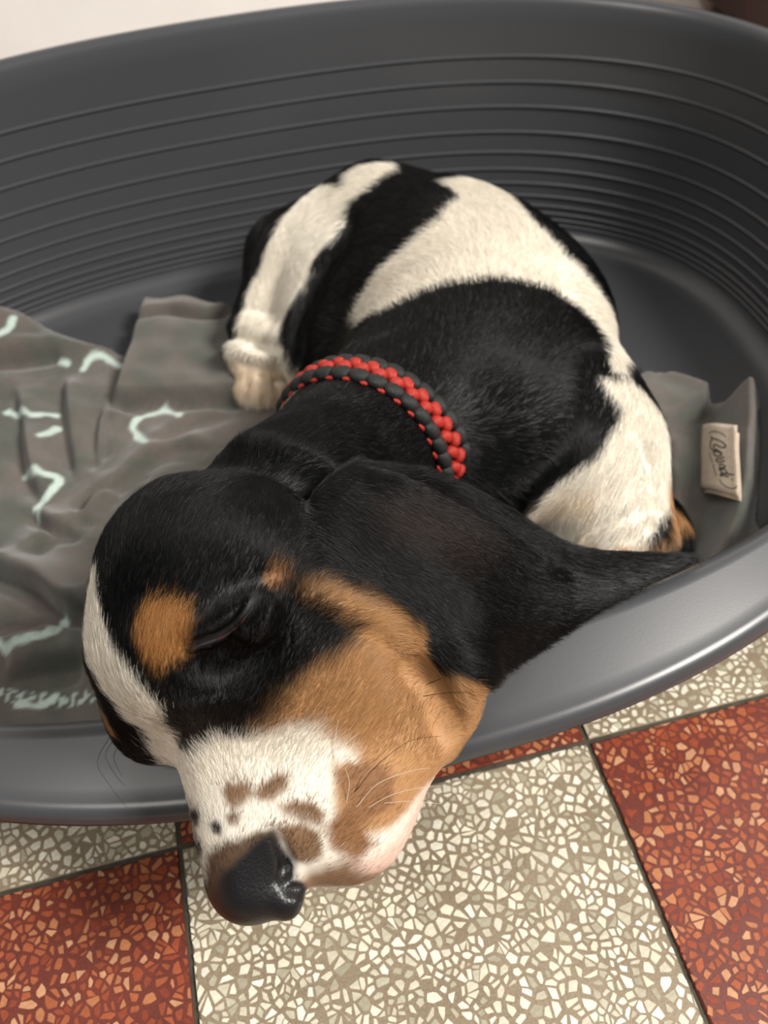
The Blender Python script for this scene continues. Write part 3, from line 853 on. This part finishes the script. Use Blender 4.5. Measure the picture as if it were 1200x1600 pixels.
SLIT = np.array([hit(x, y)[0] for x, y in catmull(np.array([(299, 1016), (318, 1006), (345, 997), (370, 980), (388, 958), (402, 938)], float), 40)])
slit_kd = KDTree(len(SLIT))
for i_, p_ in enumerate(SLIT): slit_kd.insert(p_, i_)
slit_kd.balance()
def slit_dist(P):
    d = np.full(len(P), 1.0); c = np.where(np.linalg.norm(P - SLIT[20], axis=1) < 0.03)[0]
    for i in c: d[i] = slit_kd.find(P[i])[2]
    return d
def make_fur(name, N, seed):
    g = np.random.default_rng(seed)
    tri = np.concatenate([DF[:, [0, 1, 2]], DF[:, [0, 2, 3]]])
    A, B, Cc = DV[tri[:, 0]], DV[tri[:, 1]], DV[tri[:, 2]]
    area = 0.5 * np.linalg.norm(np.cross(B - A, Cc - A), axis=1)
    ctr = (A + B + Cc) / 3; nrm = DN[tri[:, 0]]
    head = 1 - sstep(0.10, 0.16, np.linalg.norm(ctr - HS - hf * 0.04, axis=1))
    dens = 0.42 + 0.58 * head
    dens = dens * np.where((ctr[:, 2] < 0.022) | ((nrm[:, 2] < -0.55)), 0.0, 1)
    dens = dens * (1 - DNOSE[tri].mean(1)) * np.where(slit_dist(ctr) < 0.0016, 0.0, 1)
    # the bare slit of the closed eye
    w_ = area * dens; cs = np.cumsum(w_); cs /= cs[-1]
    t = np.searchsorted(cs, g.random(N)); t = np.clip(t, 0, len(tri) - 1)
    r1, r2 = g.random(N), g.random(N); sq = np.sqrt(r1)
    wa, wb, wc = 1 - sq, sq * (1 - r2), sq * r2
    P = A[t] * wa[:, None] + B[t] * wb[:, None] + Cc[t] * wc[:, None]
    Nn = DN[tri[t, 0]] * wa[:, None] + DN[tri[t, 1]] * wb[:, None] + DN[tri[t, 2]] * wc[:, None]
    Nn /= np.linalg.norm(Nn, axis=1)[:, None] + 1e-9
    D = np.zeros((N, 3))
    for s0 in range(0, N, 20000):
        q = P[s0:s0 + 20000]
        d2 = ((q[:, None, :] - FP[None]) ** 2).sum(2) + 1e-6
        w2 = d2 ** -2.0; w2 /= w2.sum(1)[:, None]; D[s0:s0 + 20000] = w2 @ FD
    T = D - Nn * (D * Nn).sum(1)[:, None]; T /= np.linalg.norm(T, axis=1)[:, None] + 1e-9
    S_ = np.cross(Nn, T)
    ang = 0.20 * vnoise(P, 120, 11) + 0.16 * g.normal(size=N)
    T = T * np.cos(ang)[:, None] + S_ * np.sin(ang)[:, None]
    hh = head[t]
    loc = (P - HS) @ HAX.T * 100
    muzz = sstep(4.5, 8, loc[:, 1]) * hh
    L = (0.0085 * (1 - hh) + 0.0062 * hh) * (1 - 0.45 * muzz)
    ed = ear_dist(P); L = np.where(ed < 0.008, 0.0075, L)
    L *= g.uniform(0.6, 1.15, N)
    lift = (0.30 + 0.08 * g.normal(size=N)).clip(0.1, 0.6) * (1 - 0.25 * (1 - hh))
    lift = lift * (1 - 0.3 * muzz)
    root = P - Nn * 0.0003
    pts = np.zeros((N, 4, 3)); pts[:, 0] = root
    for k, (f_, lf) in enumerate(((0.33, 1.0), (0.66, 0.72), (1.0, 0.5)), 1):
        pts[:, k] = root + (L * f_)[:, None] * (T * np.sqrt(1 - (lift * lf) ** 2)[:, None] + Nn * (lift * lf)[:, None])
    c, _ = coat(P, Nn, 0.0011)
    c = c * g.uniform(0.75, 1.2, N)[:, None]
    cu = bpy.data.hair_curves.new(name)
    cu.add_curves([4] * N)
    cu.attributes['position'].data.foreach_set('vector', pts.astype(np.float32).ravel())
    ra = cu.attributes.new('radius', 'FLOAT', 'POINT')
    base = np.where(hh > 0.5, 0.000046, 0.000078)
    ra.data.foreach_set('value', (base[:, None] * np.array([1, 0.95, 0.7, 0.12])[None]).astype(np.float32).ravel())
    ca = cu.attributes.new('coat', 'FLOAT_COLOR', 'CURVE')
    cc = np.ones((N, 4), np.float32); cc[:, :3] = c; ca.data.foreach_set('color', cc.ravel())
    M = Mat('dog_fur', 0.30, spec=0.25); a_ = M.attr('coat'); M.l(a_.outputs['Color'], M.b.inputs['Base Color'])
    cu.materials.append(M.m)
    o = bpy.data.objects.new(name, cu); COL.objects.link(o); par(o, dog); tag(o, kind='stuff')
    return o
NHAIR = 400000
make_fur('fur', NHAIR, 21)

# ------------------------------------------------------------------ whiskers
def tube(name, pts, r0, r1, mat, parent, seg=6, n=16):
    P = catmull(np.array(pts), n); rs = np.linspace(r0, r1, n); V, q = [], []
    for i in range(n):
        t = P[min(i + 1, n - 1)] - P[max(i - 1, 0)]; t = t / (np.linalg.norm(t) + 1e-12)
        a = np.cross(t, (0.31, 0.2, 0.93)); a /= np.linalg.norm(a); b = np.cross(t, a)
        for k in range(seg):
            an = 2 * math.pi * k / seg; V.append(P[i] + rs[i] * (a * math.cos(an) + b * math.sin(an)))
    for i in range(n - 1):
        for k in range(seg): q.append((i * seg + k, i * seg + (k + 1) % seg, (i + 1) * seg + (k + 1) % seg, (i + 1) * seg + k))
    q = np.array(q)
    return obj(name, mesh_from(name, np.array(V), q), mat, parent)
M_EYE = Mat('wet_eye_rim', 0.35, lin(52, 26, 26)).m
M_LID = Mat('black_lid_skin', 0.55, lin(16, 15, 16)).m
tube('eyelid_rim', [p - (CAM_C - p) / np.linalg.norm(CAM_C - p) * 0.0005 for p in SLIT[::6]], 0.0010, 0.0007, M_LID, dog, 8, 24)
tube('eye_slit', [p + (CAM_C - p) / np.linalg.norm(CAM_C - p) * 0.0001 for p in SLIT[14:34:4]], 0.0005, 0.0007, M_EYE, dog, 8, 16)
M_WW = Mat('white_whisker', 0.4, lin(225, 215, 195)).m; M_WB = Mat('black_whisker', 0.4, lin(22, 20, 20)).m
def toward(p, d): return p + (CAM_C - p) / np.linalg.norm(CAM_C - p) * d
for px_, colr in [([(552, 1240), (590, 1195), (640, 1158), (690, 1150)], 'b'), ([(556, 1262), (590, 1225), (640, 1205), (672, 1200)], 'w'),
                  ([(575, 1262), (610, 1243), (650, 1232), (690, 1228)], 'w'), ([(600, 1255), (640, 1252), (690, 1256)], 'w'),
                  ([(541, 1255), (546, 1225), (540, 1200)], 'w'), ([(521, 1190), (523, 1160), (529, 1124)], 'w'), ([(660, 1088), (700, 1082), (740, 1082)], 'b'), ([(665, 1070), (690, 1060), (722, 1052)], 'b'),
                  ([(163, 1152), (152, 1190), (170, 1225), (198, 1262)], 'b'), ([(172, 1158), (165, 1180), (180, 1210), (195, 1228)], 'b'), ([(182, 1165), (178, 1185), (190, 1212)], 'b')]:
    p0, _ = hit(*px_[0]); d0 = (CAM_R.T @ (p0 - CAM_C))[2]
    pts = []
    for k, (x, y) in enumerate(px_):
        pts.append(CAM_C + ray(x, y) * (d0 - 0.006 * k / (len(px_) - 1)) if k else p0 - 0.0008 * (CAM_C - p0))
    tube('whisker', pts, 0.00013, 0.00005, M_WW if colr == 'w' else M_WB, dog)

# ------------------------------------------------------------------ braided cord collar
M_CRED = Mat('red_cord', 0.55); M_CBLK = Mat('black_cord', 0.6)
for M_, c0, c1 in ((M_CRED, lin(112, 20, 15), lin(200, 52, 38)), (M_CBLK, lin(12, 13, 13), lin(36, 39, 38))):
    tc = M_.n('ShaderNodeTexCoord'); wv = M_.n('ShaderNodeTexWave'); wv.inputs['Scale'].default_value = 420
    wv.inputs['Distortion'].default_value = 1.5; wv.bands_direction = 'DIAGONAL'
    M_.l(tc.outputs['Object'], wv.inputs['Vector'])
    r_ = M_.ramp(wv.outputs[0], [(0.1, c0), (0.6, c1)]); M_.l(r_.outputs[0], M_.b.inputs['Base Color'])
    M_.bump(wv.outputs[0], 0.5, 0.0004)
CC = at(570, 690, 0.096)
ca_ = np.array([-0.57, -0.81, 0.10]); ca_ /= np.linalg.norm(ca_)
ce1 = np.cross(ca_, (0, 0, 1.0)); ce1 /= np.linalg.norm(ce1); ce2 = np.cross(ce1, ca_)
NK = 32
def neck_r(an, v):
    d = ce1 * math.cos(an) + ce2 * math.sin(an)
    o = CC + ca_ * v
    h = DBVH.ray_cast(Vector(o + d * 0.075), Vector(-d), 0.06)
    if h[0] is None: return 0.043
    return float(np.clip(np.linalg.norm(np.array(h[0]) - o), 0.034, 0.0475))
angs = np.linspace(0, 2 * np.pi, NK, endpoint=False)
NR_ = np.array([np.mean([neck_r(a, v) for v in (-.006, 0, .006)]) for a in angs])
for _ in range(2): NR_ = 0.25 * np.roll(NR_, 1) + 0.5 * NR_ + 0.25 * np.roll(NR_, -1)
TILTV = np.array([0.5 * (neck_r(a, .007) - neck_r(a, -.007)) / 0.007 for a in angs]); TILTV = np.clip(TILTV, -0.5, 0.5)
for _ in range(2): TILTV = 0.25 * np.roll(TILTV, 1) + 0.5 * TILTV + 0.25 * np.roll(TILTV, -1)
def cpt(an, v, h):
    i = an / (2 * np.pi) * NK; a0 = int(math.floor(i)) % NK; f_ = i - math.floor(i)
    r = NR_[a0] * (1 - f_) + NR_[(a0 + 1) % NK] * f_; tl = TILTV[a0] * (1 - f_) + TILTV[(a0 + 1) % NK] * f_
    d = ce1 * math.cos(an) + ce2 * math.sin(an)
    return CC + ca_ * v + d * (r + tl * v + h), d, tl
def bead(name, r, seg=14, rg=8):
    V, q = [], []
    for i in range(rg + 1):
        th = math.pi * i / rg
        for k in range(seg):
            ph = 2 * math.pi * k / seg
            x, y, z = math.sin(th) * math.cos(ph), math.sin(th) * math.sin(ph), math.cos(th)
            f_ = lambda c: math.copysign(abs(c) ** 0.85, c)
            V.append((f_(x) * r[0], f_(y) * r[1], f_(z) * r[2]))
    for i in range(rg):
        for k in range(seg): q.append((i * seg + k, (i + 1) * seg + k, (i + 1) * seg + (k + 1) % seg, i * seg + (k + 1) % seg))
    return mesh_from(name, np.array(V), np.array(q))
collar = empty('dog_collar', tuple(CC - np.array([0, 0, 0.04])))
tag(collar, 'red and black braided cord collar around the puppy\'s neck', 'collar')
b_red = bead('red_cord_loop', (0.0038, 0.0030, 0.0030)); b_red.materials.append(M_CRED.m)
b_blk = bead('black_cord_loop', (0.0054, 0.0037, 0.0032)); b_blk.materials.append(M_CBLK.m)
b_tick = bead('red_core_strand', (0.0030, 0.0010, 0.0011), 8, 6); b_tick.materials.append(M_CRED.m)
def place(me_, name, an, v, h, yaw):
    p, d, tl = cpt(an, v, h); p2, _, _ = cpt(an + 0.02, v, h)
    t = p2 - p; t /= np.linalg.norm(t); n_ = d - t * (d @ t) - ca_ * tl * 0.7; n_ /= np.linalg.norm(n_)
    b = np.cross(n_, t)
    c, s_ = math.cos(yaw), math.sin(yaw)
    X = t * c + b * s_; Y = -t * s_ + b * c
    o = bpy.data.objects.new(name, me_); COL.objects.link(o)
    par(o, collar)
    M = Matrix(((X[0], Y[0], n_[0], p[0]), (X[1], Y[1], n_[1], p[1]), (X[2], Y[2], n_[2], p[2]), (0, 0, 0, 1)))
    o.matrix_basis = Matrix.Translation(-collar.location) @ M
    return o
dA = 2 * np.pi / NK
for i in range(NK):
    a = angs[i]
    place(b_red, 'red_cord_loop', a, 0.0019, 0.0030, 0.65); place(b_red, 'red_cord_loop', a + dA / 2, -0.0019, 0.0030, -0.65)
    place(b_blk, 'black_cord_loop', a + dA * 0.1, 0.0066, 0.0022, 0.15); place(b_blk, 'black_cord_loop', a + dA * 0.6, -0.0066, 0.0022, -0.15)
    place(b_tick, 'red_core_strand', a + dA * 0.6, 0.0096, 0.0010, 0.25); place(b_tick, 'red_core_strand', a + dA * 0.1, -0.0096, 0.0012, -0.35)
V, q = [], []
for i in range(NK):
    for v, h in ((-0.008, 0.0003), (-0.008, 0.0020), (0.008, 0.0020), (0.008, 0.0003)): V.append(cpt(angs[i], v, h)[0])
for i in range(NK):
    j = (i + 1) % NK
    for k in range(4): q.append((i * 4 + k, i * 4 + (k + 1) % 4, j * 4 + (k + 1) % 4, j * 4 + k))
obj('black_core_band', mesh_from('black_core_band', np.array(V), np.array(q)), M_CBLK.m, collar)

# ------------------------------------------------------------------ fleece blanket
GS = 0.0016
bx = np.arange(-0.275, 0.335, GS); by = np.arange(0.185, 0.60, GS)
BX, BY = np.meshgrid(bx, by, indexing='ij')
BOFF = bed_offset(BX, BY)
def wpoly(pts, z=0.024): return np.array([at(x, y, z)[:2] for x, y in pts])
def line_d(P, Q):
    """distance and side of points P to polyline Q"""
    best = np.full(len(P), 1e9); sd = np.zeros(len(P)); tt = np.zeros(len(P))
    L = np.concatenate([[0], np.cumsum(np.linalg.norm(np.diff(Q, axis=0), axis=1))])
    for i in range(len(Q) - 1):
        a, b = Q[i], Q[i + 1]; ab = b - a
        t = np.clip(((P - a) @ ab) / (ab @ ab), 0, 1); c = P - a - t[:, None] * ab
        d = np.sqrt((c ** 2).sum(1)); m_ = d < best
        best = np.where(m_, d, best); sd = np.where(m_, np.sign(ab[0] * c[:, 1] - ab[1] * c[:, 0]), sd); tt = np.where(m_, (L[i] + t * np.linalg.norm(ab)) / L[-1], tt)
    return best, sd, tt
PTS = np.stack([BX.ravel(), BY.ravel()], 1)
P3 = np.concatenate([PTS, np.zeros((len(PTS), 1))], 1)
HGT = 0.0195 + 0.0020 * vnoise(P3, 55, 31) + 0.0012 * vnoise(P3, 130, 32)
def crease(pts, depth=0.006, w=0.004, roll=0.008, rw=0.012, side=1):
    global HGT
    depth *= 1.3; roll *= 1.3
    Q = wpoly(pts); Q = catmull(Q, 6 * len(Q)); d, s_, t = line_d(PTS, Q)
    fade = np.clip(np.minimum(t, 1 - t) * 6 + 0.12, 0, 1)
    HGT = HGT - depth * fade * np.exp(-(d / w) ** 2)
    up = s_ * side > 0
    HGT = HGT + np.where(up, roll * fade * (1 - np.exp(-(d / 0.005) ** 2)) * np.exp(-(d / rw) ** 2), 0)
def plateau(pts, h, soft=0.004, slope=0.0):
    global HGT
    sd = poly_sd(PTS, wpoly(pts)); HGT = HGT + h * (1 - sstep(-soft, soft * 0.3, sd))
plateau([(-60, 480), (0, 495), (100, 517), (190, 542), (150, 552), (95, 560), (0, 566), (-60, 565)], 0.012, 0.014)
crease([(-40, 570), (0, 565), (44, 560), (100, 551)], 0.006, 0.004, 0.004, 0.012, 1)
crease([(87, 580), (94, 659), (107, 746)], 0.004, 0.007, 0.007, 0.013, 1)
crease([(10, 600), (22, 672), (35, 742), (60, 790)], 0.004, 0.007, 0.008, 0.014, 1)
crease([(150, 630), (142, 702), (144, 735)], 0.004, 0.006, 0.006, 0.012, 1)
crease([(170, 640), (165, 690), (160, 720)], 0.003, 0.003, 0.005, 0.008, -1)
plateau([(222, 470), (300, 474), (372, 490), (420, 560), (380, 622), (250, 626), (174, 629), (195, 560), (212, 505)], 0.013, 0.006)
crease([(176, 632), (250, 629), (375, 624)], 0.006, 0.0035, 0.0, 0.01, 1)
crease([(214, 512), (262, 502), (324, 509), (375, 497)], 0.006, 0.003, 0.005, 0.008, 1)
crease([(150, 800), (223, 722), (271, 700), (330, 690)], 0.004, 0.005, 0.008, 0.014, 1)
crease([(110, 800), (131, 781), (170, 757), (230, 735)], 0.004, 0.004, 0.006, 0.010, -1)
crease([(40, 800), (57, 814), (96, 831), (120, 835)], 0.006, 0.003, 0.008, 0.010, 1)
crease([(-40, 890), (0, 905), (44, 922), (87, 956), (135, 970)], 0.008, 0.004, 0.018, 0.018, 1)
crease([(-20, 984), (0, 981), (44, 977), (83, 961)], 0.006, 0.004, 0.009, 0.012, -1)
crease([(40, 870), (80, 840), (140, 800)], 0.003, 0.006, 0.006, 0.014, 1)
crease([(0, 1060), (60, 1050), (130, 1035)], 0.004, 0.008, 0.008, 0.02, 1)
crease([(235, 690), (300, 655), (360, 640)], 0.003, 0.006, 0.005, 0.012, 1)
# right of the dog: a turned-over flap and a fold standing against the wall
plateau([(960, 620), (1000, 590), (1050, 590), (1115, 612), (1105, 640), (1040, 672), (990, 680)], 0.016, 0.006)
d, s_, t = line_d(PTS, catmull(wpoly([(1172, 596), (1172, 660), (1165, 740), (1150, 815), (1120, 880), (1090, 930)], 0.05), 30))
HGT = HGT + 0.034 * np.exp(-(d / 0.0085) ** 2)
HGT = np.maximum(HGT, 0.0165)
HG = HGT.reshape(BX.shape)
# cloth climbs a little where it meets the walls
HG = HG + 0.012 * sstep(-0.03, 0.0, BOFF) * (BX < 0.0)
# and is pressed down by the dog
def under(x, y):
    return 1 - sstep(0.0, 0.02, np.maximum(np.abs(x - 0.125) - 0.065, np.abs(y - 0.38) - 0.10))
HG = HG - (HG - 0.0148) * under(BX, BY)
def bl_h(x, y):
    i = int(np.clip(round((x - bx[0]) / GS), 0, len(bx) - 1)); j = int(np.clip(round((y - by[0]) / GS), 0, len(by) - 1)); return HG[i, j]
def on_blanket(x, y):
    """first meeting of the view through (x, y) with the cloth"""
    r = ray(x, y); z = 0.09
    while z > 0.013:
        p = CAM_C + r * (z - CAM_H) / r[2]
        if bl_h(p[0], p[1]) >= z: return p
        z -= 0.0006
    return p
EDGE = wpoly([(-120, 470), (0, 494), (100, 516), (190, 540), (206, 505), (221, 467), (300, 470), (372, 488), (450, 520), (700, 520), (900, 560), (985, 600), (1010, 588), (1060, 590), (1118, 612), (1150, 606), (1192, 590), (1196, 680), (1190, 800), (1260, 1000), (1000, 1500), (-400, 1500), (-400, 600)], 0.028)
keep = (poly_sd(PTS, EDGE).reshape(BX.shape) < 0) & (BOFF < -0.0035 + woff(HG) )
WHITE = np.zeros(len(PTS))
SQ = [[(0, 522), (14, 515), (22, 498)], [(130, 577), (140, 563), (162, 558), (186, 573)], [(14, 645), (35, 643), (52, 649), (88, 650)], [(62, 679), (76, 676), (90, 671)],
      [(228, 690), (213, 680), (211, 664), (224, 651), (245, 646), (262, 643), (279, 648)], [(42, 745), (70, 741), (90, 746), (92, 757), (76, 772), (62, 790), (58, 802)],
      [(-10, 1000), (12, 1013), (28, 1000), (55, 994), (80, 986), (102, 972)], [(95, 567), (106, 569)], [(30, 1098), (55, 1104), (85, 1090)]]
for ln in SQ:
    Q = catmull(np.array([on_blanket(x, y)[:2] for x, y in ln]), 6 * len(ln))
    d, s_, t = line_d(PTS, Q)
    WHITE = np.maximum(WHITE, 1 - sstep(0.0014, 0.0032, d + 0.0007 * vnoise(P3, 420, 41)))
Q = np.array([on_blanket(x, y)[:2] for x, y in [(-10, 1082), (30, 1090), (70, 1092), (110, 1094), (140, 1090)]])
d, s_, t = line_d(PTS, Q)
WHITE = np.maximum(WHITE, 0.8 * (1 - sstep(0.003, 0.005, d)) * (vnoise(P3, 1400, 44) > 0.1))
ids = np.full(BX.shape, -1); ids[keep] = np.arange(keep.sum())
c4 = np.stack([ids[:-1, :-1], ids[1:, :-1], ids[1:, 1:], ids[:-1, 1:]], -1).reshape(-1, 4)
c4 = c4[(c4 >= 0).all(1)]
BV = np.stack([BX[keep], BY[keep], HG[keep]], 1)
bme = mesh_from('cloth', BV, c4)
w_ = WHITE.reshape(BX.shape)[keep][:, None]
set_float(bme, w_[:, 0], 'print')
M_BL = Mat('grey_green_fleece', 0.95, spec=0.2)
nz = M_BL.noise(30, 3, 0.6); nf = M_BL.noise(1500, 3, 0.7)
rb = M_BL.ramp(nz.outputs[0], [(0.38, lin(84, 86, 78)), (0.62, lin(104, 96, 90))])
rf = M_BL.ramp(nf.outputs[0], [(0.3, (0.72,) * 3), (0.7, (1.12,) * 3)])
pa = M_BL.attr('print'); mx = M_BL.n('ShaderNodeMix', data_type='RGBA'); mx.inputs[7].default_value = (*lin(196, 214, 204), 1)
M_BL.l(pa.outputs['Fac'], mx.inputs[0]); M_BL.l(rb.outputs[0], mx.inputs[6])
M_BL.l(M_BL.mul(mx.outputs[2], rf.outputs[0]), M_BL.b.inputs['Base Color'])
M_BL.b.inputs['Sheen Weight'].default_value = 0.35; M_BL.b.inputs['Sheen Roughness'].default_value = 0.5
M_BL.bump(nf.outputs[0], 0.5, 0.0012)
blanket = empty('fleece_blanket', (-0.05, 0.38, 0.0135))
tag(blanket, 'rumpled grey green fleece blanket with pale squiggle print lying in the dog bed', 'blanket')
bo = obj('cloth', bme, M_BL.m, blanket)
so = bo.modifiers.new('thickness', 'SOLIDIFY'); so.thickness = 0.0022; so.offset = -1

# sewn-in label on the standing fold
M_TAG = m_plain_noise('woven_label', lin(196, 178, 158), lin(214, 198, 180), 300, 0.8)
M_INK = Mat('dark_thread', 0.8, lin(70, 68, 62)).m
TL, TR, BR_, BL_ = at(1097, 664, 0.036), at(1151, 664, 0.060), at(1152, 774, 0.060), at(1092, 761, 0.036)
def tagp(s, t, h=0.0):
    p = (TL * (1 - s) + TR * s) * (1 - t) + (BL_ * (1 - s) + BR_ * s) * t
    n_ = np.cross(TR - TL, BL_ - TL); n_ /= np.linalg.norm(n_)
    if n_ @ (CAM_C - p) < 0: n_ = -n_
    return p + n_ * (h + 0.0022 * math.sin(math.pi * min(1, s * 1.15)) + 0.0006 * math.sin(5 * t))
def sheet(f, ns, nt, th):
    V = [f(i / ns, j / nt, 0) for i in range(ns + 1) for j in range(nt + 1)] + [f(i / ns, j / nt, -th) for i in range(ns + 1) for j in range(nt + 1)]
    o = (ns + 1) * (nt + 1); q = []
    ix = lambda i, j: i * (nt + 1) + j
    for i in range(ns):
        for j in range(nt):
            a, b, c, d = ix(i, j), ix(i + 1, j), ix(i + 1, j + 1), ix(i, j + 1); q += [(a, b, c, d), (o + d, o + c, o + b, o + a)]
    for i in range(ns): q += [(ix(i, 0), o + ix(i, 0), o + ix(i + 1, 0), ix(i + 1, 0)), (ix(i, nt), ix(i + 1, nt), o + ix(i + 1, nt), o + ix(i, nt))]
    for j in range(nt): q += [(ix(0, j), ix(0, j + 1), o + ix(0, j + 1), o + ix(0, j)), (ix(ns, j), o + ix(ns, j), o + ix(ns, j + 1), ix(ns, j + 1))]
    return np.array(V), np.array(q)
V, q = sheet(lambda s, t, h: tagp(s, t, h), 10, 12, 0.0005)
label = obj('sewn_label', mesh_from('sewn_label', V, q), M_TAG, blanket)
tag(label, 'beige woven label with dark script lettering')
V, q = sheet(lambda s, t, h: tagp(0.06 + 0.94 * s, 0.1 + 0.95 * t, h - 0.0016), 10, 12, 0.0005)
obj('label_back_layer', mesh_from('label_back_layer', V, q), M_TAG, label)
INK = [([(440, 530), (480, 500), (560, 495), (630, 520), (655, 555)], 10), ([(470, 558), (495, 585), (480, 640), (474, 690), (490, 732), (525, 752), (560, 740)], 15),
       ([(490, 590), (560, 600), (615, 622), (652, 655), (640, 690), (600, 692), (555, 672), (522, 682), (530, 722), (570, 735)], 15),
       ([(570, 735), (612, 765), (600, 800), (555, 812), (520, 795), (530, 765), (570, 755), (600, 770)], 14), ([(545, 852), (600, 836), (640, 802)], 13), ([(545, 852), (560, 882), (612, 868), (645, 848)], 13),
       ([(575, 925), (600, 905), (640, 910), (630, 940), (590, 945), (580, 970), (605, 985)], 13), ([(605, 1000), (590, 970), (625, 955), (655, 975), (640, 1005), (605, 1002)], 13), ([(590, 1020), (640, 1003), (730, 992)], 14),
       ([(600, 1050), (590, 1035), (640, 1030), (672, 1034)], 13), ([(698, 1048), (710, 1060)], 14), ([(578, 1088), (610, 1135), (680, 1160), (740, 1142), (758, 1112)], 10),
       ([(462, 775), (500, 905)], 9), ([(505, 920), (545, 1055)], 9)]
V, q = [], []
for ln, wd in INK:
    Q = catmull(np.array(ln, float), 8 * len(ln))
    for i in range(len(Q)):
        t = Q[min(i + 1, len(Q) - 1)] - Q[max(i - 1, 0)]; t = t / (np.linalg.norm(t) + 1e-9); n_ = np.array([-t[1], t[0]])
        for sg in (-1, 1):
            u_ = Q[i] + n_ * sg * wd * 0.62; V.append(tagp((u_[0] - 285) / 485, (u_[1] - 375) / 850, 0.00018))
    b = len(V) - 2 * len(Q)
    for i in range(len(Q) - 1): q.append((b + 2 * i, b + 2 * i + 1, b + 2 * i + 3, b + 2 * i + 2))
obj('lettering', mesh_from('lettering', np.array(V), np.array(q)), M_INK, label)

# ------------------------------------------------------------------ small dark rod on the bed floor behind the dog
rod = tube('black_rod', [at(940, 590, 0.0165), at(970, 584, 0.0165), at(1001, 577, 0.0165)], 0.0022, 0.0018, M_CBLK.m, None, 8, 10)
tag(rod, 'short black rod lying on the bare bed floor beside the puppy\'s back', 'rod')
